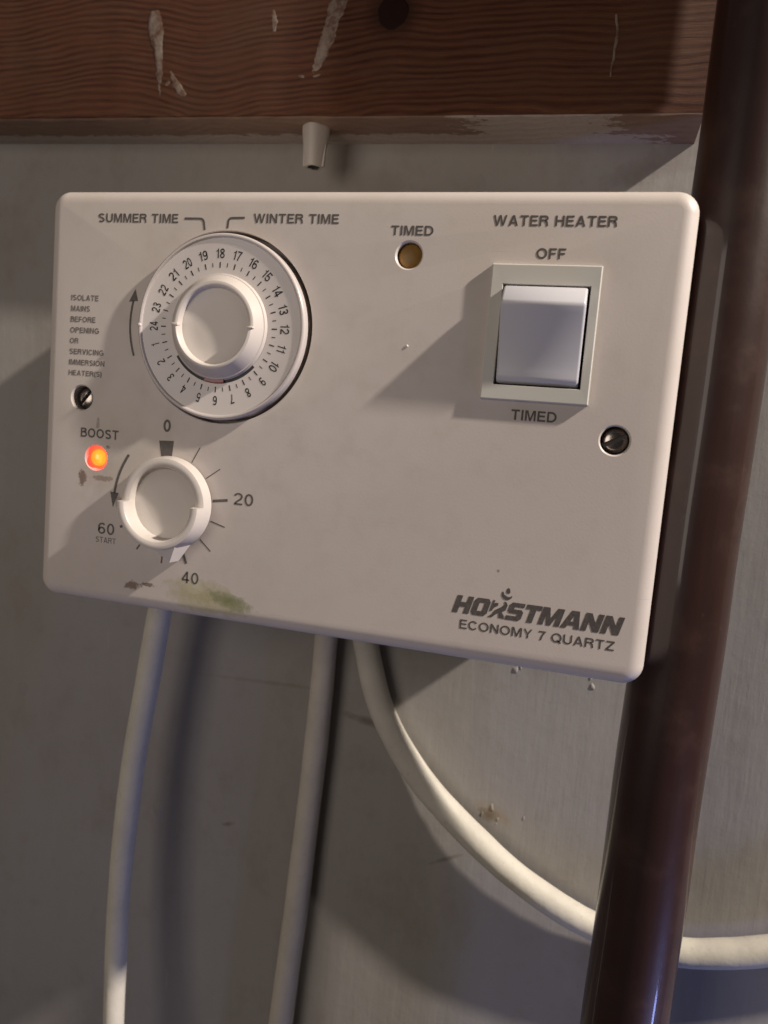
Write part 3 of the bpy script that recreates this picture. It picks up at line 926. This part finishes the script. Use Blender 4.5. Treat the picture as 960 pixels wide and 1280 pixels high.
# the dark slot and red tappet just under the knob's lower edge
bm = bmesh.new()
add_lathe(bm, DX, DY, [(15, DT + 0.04), (18.7, DT + 0.04)], -146, -42, 120, caps=False)
obj("slot", bm, M_DARK, dial, smooth=False)
bm = bmesh.new()
add_lathe(bm, DX, DY, [(15, DT + 0.05), (15, DT + 0.8), (18.4, DT + 0.8), (18.7, DT + 0.5), (18.7, DT + 0.05)], -103, -80, 160)
obj("tappet", bm, M_RED, dial, 40)

def knob_mesh(cx, cy, z0, rb, rt, ri, rf, floor, zu, zl, start, pointer=None):
    """finger knob: dished floor, half of the rim standing at zu and the other half (start .. start+180) at zl"""
    bm = bmesh.new()
    add_lathe(bm, cx, cy, [(rb - 0.25, z0), (rb - 0.4, z0 + 1.2), (ri + 0.3, floor + 0.4), (rf, floor + 0.05), (rf * 0.6, floor - 0.12), (0, floor - 0.18)], seg=128)
    for a0, z in ((start + 180, zu), (start, zl)):
        f = (z - z0)
        rtop = rb - (rb - rt) * (z - z0) / (zl - z0)
        w = 0.45
        prof = [(ri - 0.6, floor - 0.6), (rf + 0.15, floor + 0.25), (ri - 0.15, z - w * 1.2), (ri + 0.05, z - 0.2), (ri + 0.3, z), (rtop - 0.35, z - 0.02), (rtop - 0.08, z - 0.18), (rtop, z - 0.5), (rb, z0 + 0.35), (rb, z0), (ri - 0.6, z0)]
        add_lathe(bm, cx, cy, prof + [prof[0]], a0, a0 + 180, 128)
    if pointer:
        ang, rp, zt = pointer
        a = math.radians(ang)
        er = Vector((math.cos(a), math.sin(a))); et = Vector((-er.y, er.x)); c = Vector((cx, cy))
        b1 = c + er * (rb - 1.5) + et * 6.4; b2 = c + er * (rb - 1.5) - et * 6.4; tp = c + er * rp
        t1 = c + er * (rt - 2.4) + et * 5.6; t2 = c + er * (rt - 2.4) - et * 5.6; tt = c + er * (rp - 0.3)
        vs_ = [bm.verts.new(V(p.x, p.y, o)) for p, o in ((b1, z0), (b2, z0), (tp, z0), (t1, zt), (t2, zt), (tt, zt - 2.2))]
        for f in ((0, 2, 1), (3, 4, 5), (0, 1, 4, 3), (1, 2, 5, 4), (2, 0, 3, 5)): bm.faces.new([vs_[i] for i in f])
    return bm
bm = knob_mesh(DX, DY, DT, 17.7, 14.3, 13.0, 12.4, DT + 2.4, 6.9, 7.6, 181)
obj("knob", bm, M_KNOB, dial, 40)
for sx, w in ((-1, 0.9), (1, 0.5)):
    bm = bmesh.new()
    add_box(bm, DX + sx * 12.6, DX + sx * 14.9, DY - 0.15 - w / 2, DY - 0.15 + w / 2, 5.5, 7.9)
    bevel_all(bm, 0.15, 2)
    obj("index_mark", bm, M_KNOB, dial, 40)
bm = bmesh.new()
add_lathe(bm, DX - 30.3, DY - 0.5, [(0.8, 2.6), (0.6, 3.2), (0, 3.4)], seg=16)
obj("rim_nib", bm, M_DIAL, dial, 60)

# dial numerals 1 to 24, tops outwards, and half-hour ticks
chunks_t = []
ROT = 1.2
for h in range(1, 25):
    a = math.radians(90 + ROT - 15 * (18 - h))
    er = Vector((math.cos(a), math.sin(a))); et = Vector((er.y, -er.x))     # et: reading direction
    sh = text_shape(str(h), 0.155, 0.16)
    w = 1.45 if h < 10 else 3.1
    if h == 1: w = 0.75
    if h == 11: w = 2.3
    vv, ff = fit(sh, -w / 2, w / 2, -1.6, 1.6)
    out = [tuple(Vector((DX - 0.5, DY - 0.1)) + et * x + er * (24.4 + y)) for x, y in vv]
    flat("numeral", [(out, ff)], M_BLACK, dial, DT + 0.06)
for k in range(48):
    a = math.radians(90 + ROT - 7.5 * k)
    er = Vector((math.cos(a), math.sin(a)))
    c = Vector((DX - 0.5, DY - 0.1))
    L = (19.7, 21.6) if k % 2 == 0 else (20.0, 21.4)
    chunks_t.append(stroke([tuple(c + er * L[0]), tuple(c + er * L[1])], 0.42 if k % 2 == 0 else 0.3))
flat("tick_marks", chunks_t, M_BLACK, dial, DT + 0.06)

# boost knob
bm = knob_mesh(KX, KY, 0.15, 16.7, 15.7, 12.9, 12.1, 2.2, 4.7, 8.4, 181, (-76, 20.8, 8.35))
obj("boost_knob", bm, M_KNOB, unit, 40)

# indicator lenses
def lens(name, c, r, base, h, mat):
    bm = bmesh.new()
    prof = [(r, -6)] + [(r * math.cos(t), base + h * math.sin(t)) for t in [PI / 2 * k / 10 for k in range(11)]]
    prof[-1] = (0, base + h)
    add_lathe(bm, c[0], c[1], prof, seg=48)
    return obj(name, bm, mat, unit, 60)
lens("boost_lamp", L1, 3.15, -1.7, 2.0, M_GLOW)['label'] = "glowing orange lamp below the word BOOST"
lens("timed_lamp", L2, 3.95, -2.4, 1.5, M_AMBER)['label'] = "unlit amber lamp below the word TIMED"

def screw(c, ang):
    bm = bmesh.new()
    r, o0 = 3.75, -3.6
    prof = [(r, -7), (r, o0 + 0.3)] + [(r * math.cos(t) * 0.98, o0 + 0.4 + 1.3 * math.sin(t)) for t in [PI / 2 * k / 8 for k in range(9)]]
    prof[-1] = (0, o0 + 1.7)
    add_lathe(bm, c[0], c[1], prof, seg=48)
    bmesh.ops.recalc_face_normals(bm, faces=bm.faces)
    m = bpy.data.meshes.new("screw"); bm.to_mesh(m); bm.free()
    o = link("screw", m, M_METAL, unit)
    b = bmesh.new()
    vs_ = add_box(b, -6, 6, -0.7, 0.7, o0 + 0.2, o0 + 4)
    for v in b.verts:
        x, z = v.co.x / S, v.co.z / S
        v.co.x = (c[0] + x * math.cos(ang) - z * math.sin(ang)) * S; v.co.z = (c[1] + x * math.sin(ang) + z * math.cos(ang)) * S
    bmesh.ops.recalc_face_normals(b, faces=b.faces)
    m2 = bpy.data.meshes.new("cutter"); b.to_mesh(m2); b.free()
    cut(o, [link("cutter", m2, None)])
    if not o.data.materials: o.data.materials.append(M_METAL)
    for p in o.data.polygons: p.use_smooth = True
    o.data.set_sharp_from_angle(angle=math.radians(35))
screw(S1, math.radians(52))
screw(S2, math.radians(28))

# ------------------------------------------------------------------ print on the cover
U = unit
words("SUMMER TIME", 16.3, 47.9, -9.8, -6.7, U)
words("WINTER TIME", 75.9, 105.9, -9.5, -6.4, U)
words("TIMED", 123.6, 137.3, -12.7, -9.7, U)
words("WATER HEATER", 155.7, 192.1, -9.5, -6.3, U)
words("OFF", 169.6, 178.3, -19.0, -15.8, U)
words("TIMED", 166.9, 180.7, -67.5, -64.3, U)
words("BOOST", 12.5, 28.2, -85.5, -82.1, U)
words("0", 46.2, 49.1, -81.0, -76.6, U)
words("20", 75.0, 82.3, -103.8, -99.6, U, w=0.145)
words("40", 56.6, 63.2, -133.8, -129.6, U, w=0.145)
words("60", 21.4, 28.2, -120.2, -116.0, U, w=0.145)
words("START", 20.6, 29.0, -123.4, -121.3, U, M_PRINTF, w=0.14)
iso = ["ISOLATE", "MAINS", "BEFORE", "OPENING", "OR", "SERVICING", "IMMERSION", "HEATER(S)"]
wid = [11.3, 7.9, 10.4, 12.0, 3.6, 14.2, 14.8, 13.8]
ch = []
for k, (w, ww) in enumerate(zip(iso, wid)):
    y = -35.9 - 3.81 * k
    yb = y - 1.1
    ch.append(fit(text_shape(w, 0.19), 6.4, 6.4 + ww, yb - (0.25 if "(" in w else 0), yb + 2.0))
flat("lettering", ch, M_PRINTF, U, 0.07, "small faded eight line warning beginning ISOLATE MAINS")

def bracket(pts, w=0.75):
    return flat("bracket_mark", [stroke(pts, w)], M_PRINT, U)
bracket([(50.3, -8.2), (56.0, -8.2)] + bez((56.0, -8.2), (57.5, -8.2), (57.7, -9.6), 6)[1:] + [(58.1, -11.9)])
bracket([(72.7, -7.8), (68.2, -7.9)] + bez((68.2, -7.9), (66.8, -7.9), (66.7, -9.2), 6)[1:] + [(66.5, -11.3)])
# turning arrows
sh = bez((33.0, -55.3), (29.6, -46.0), (31.9, -36.3))
flat("arrow", [stroke(sh, 0.75), ([(30.1, -36.7), (33.7, -36.3), (32.5, -32.2)], [(0, 1, 2)])], M_PRINT, U)
sh = bez((32.9, -90.3), (28.6, -96.8), (27.6, -104.6))
flat("arrow", [stroke(sh, 0.95), ([(25.9, -104.3), (29.4, -104.5), (27.2, -109.8)], [(0, 1, 2)])], M_PRINT, U)
# boost scale
ch = []
for ang, w, r1 in ((62, 0.35, 23.4), (36, 0.35, 23.6), (8.5, 0.95, 22.9), (-15.5, 0.4, 23.0), (-41.6, 0.4, 23.0), (-69, 0.95, 22.3), (-95, 0.6, 22.0), (-124, 0.6, 21.8), (-151, 0.95, 22.2)):
    a = math.radians(ang); e = Vector((math.cos(a), math.sin(a))); c = Vector((KX, KY))
    ch.append(stroke([tuple(c + e * 17.2), tuple(c + e * r1)], w))
flat("tick_marks", ch, M_PRINT, U)
flat("zero_mark", [([(44.8, -84.2), (50.6, -83.9), (50.1, -90.4), (46.1, -90.4)], [(0, 1, 2, 3)])], M_PRINT, U)

# maker's name: heavy slanted block capitals, drawn as outlines on a unit cap height
G = {
 'H': (1.12, [[(0, 0), (.36, 0), (.36, .36), (.72, .36), (.72, 0), (1.08, 0), (1.08, 1), (.72, 1), (.72, .64), (.36, .64), (.36, 1), (0, 1)]]),
 'O': (1.08, [[(.16, 0), (.88, 0), (1.04, .18), (1.04, .82), (.88, 1), (.16, 1), (0, .82), (0, .18)], [(.36, .26), (.36, .74), (.68, .74), (.68, .26)]]),
 'S': (1.0, [[(0, 0), (.84, 0), (.98, .14), (.98, .5), (.84, .63), (.35, .63), (.35, .76), (.94, .76), (.94, 1), (.14, 1), (0, .86), (0, .5), (.14, .38), (.63, .38), (.63, .25), (0, .25)]]),
 'T': (.96, [[(.3, 0), (.66, 0), (.66, .73), (.96, .73), (.96, 1), (0, 1), (0, .73), (.3, .73)]]),
 'M': (1.36, [[(0, 0), (.32, 0), (.32, .55), (.52, 0), (.78, 0), (.98, .55), (.98, 0), (1.32, 0), (1.32, 1), (.9, 1), (.66, .40), (.42, 1), (0, 1)]]),
 'A': (1.14, [[(-.04, 0), (.30, 0), (.38, .18), (.74, .18), (.80, 0), (1.14, 0), (.80, 1), (.32, 1)], [(.46, .40), (.56, .72), (.66, .40)]]),
 'N': (1.14, [[(0, 0), (.34, 0), (.34, .52), (.74, 0), (1.1, 0), (1.1, 1), (.76, 1), (.76, .48), (.36, 1), (0, 1)]]),
}
# R built as a flowing flame-like letter with an open bowl
Rg = [[(0, 0), (.28, 0), (.46, .20), (.60, .30), (.70, .04), (1.08, 0), (.98, .20), (.80, .36), (.98, .50), (1.0, .78), (.86, .95), (.70, .98), (.78, .82), (.66, .66), (.50, .56), (.30, .42), (.26, .30), (.22, .2)],
      [(0, .34), (.14, .36), (.22, .56), (.42, .70), (.40, .84), (.24, .86), (.12, .80), (.16, .96), (0, 1)]]
cu = bpy.data.curves.new("print_tmp", 'CURVE')
cu.dimensions = '2D'; cu.fill_mode = 'BOTH'
x = 0.0
for chh in "HORSTMANN":
    adv, polys = (1.06, Rg) if chh == 'R' else G[chh]
    for pl in polys:
        sp = cu.splines.new('POLY')
        sp.points.add(len(pl) - 1)
        for i, (a, b) in enumerate(pl):
            sp.points[i].co = (x + a + b * 0.30, b, 0, 1)
        sp.use_cyclic_u = True
    x += adv + 0.05
mm = curve_mesh(cu)
shp = ([Vector((v.co.x, v.co.y)) for v in mm.vertices], [tuple(p.vertices) for p in mm.polygons])
flat("brand_lettering", [fit(shp, 154.2, 207.4, -130.3, -124.5)], M_PRINT, U, 0.07, "heavy slanted block lettering near the lower right corner")
# flame curl above the R
crv = []
for k in range(13):
    t = k / 12
    a = math.radians(150 + 200 * t)
    crv.append((a, 0.15 + 0.85 * math.sin(PI * min(1, t * 0.9 + 0.08))))
vv, ff = [], []
for i, (a, w) in enumerate(crv):
    for rr in (1.75, 1.75 - 1.25 * w):
        vv.append((171.3 + rr * math.cos(a), -122.3 + rr * math.sin(a)))
    if i: ff.append((2 * i - 2, 2 * i - 1, 2 * i + 1, 2 * i))
tear = [(171.6 + 0.62 * math.cos(2 * PI * k / 14), -121.4 + (0.62 if math.sin(2 * PI * k / 14) < 0 else 1.3) * math.sin(2 * PI * k / 14)) for k in range(14)]
flat("flame_mark", [(vv, ff), (tear, [tuple(range(14))])], M_PRINT, U)
words("ECONOMY 7 QUARTZ", 157.2, 205.2, -135.6, -132.3, U, w=0.155)

# a tiny raised nick on the blank part of the cover
bm = bmesh.new()
add_lathe(bm, 131.9, -46.9, [(0.55, -0.05), (0.4, 0.25), (0, 0.35)], seg=8)
obj("nick", bm, M_KNOB, unit, 60)
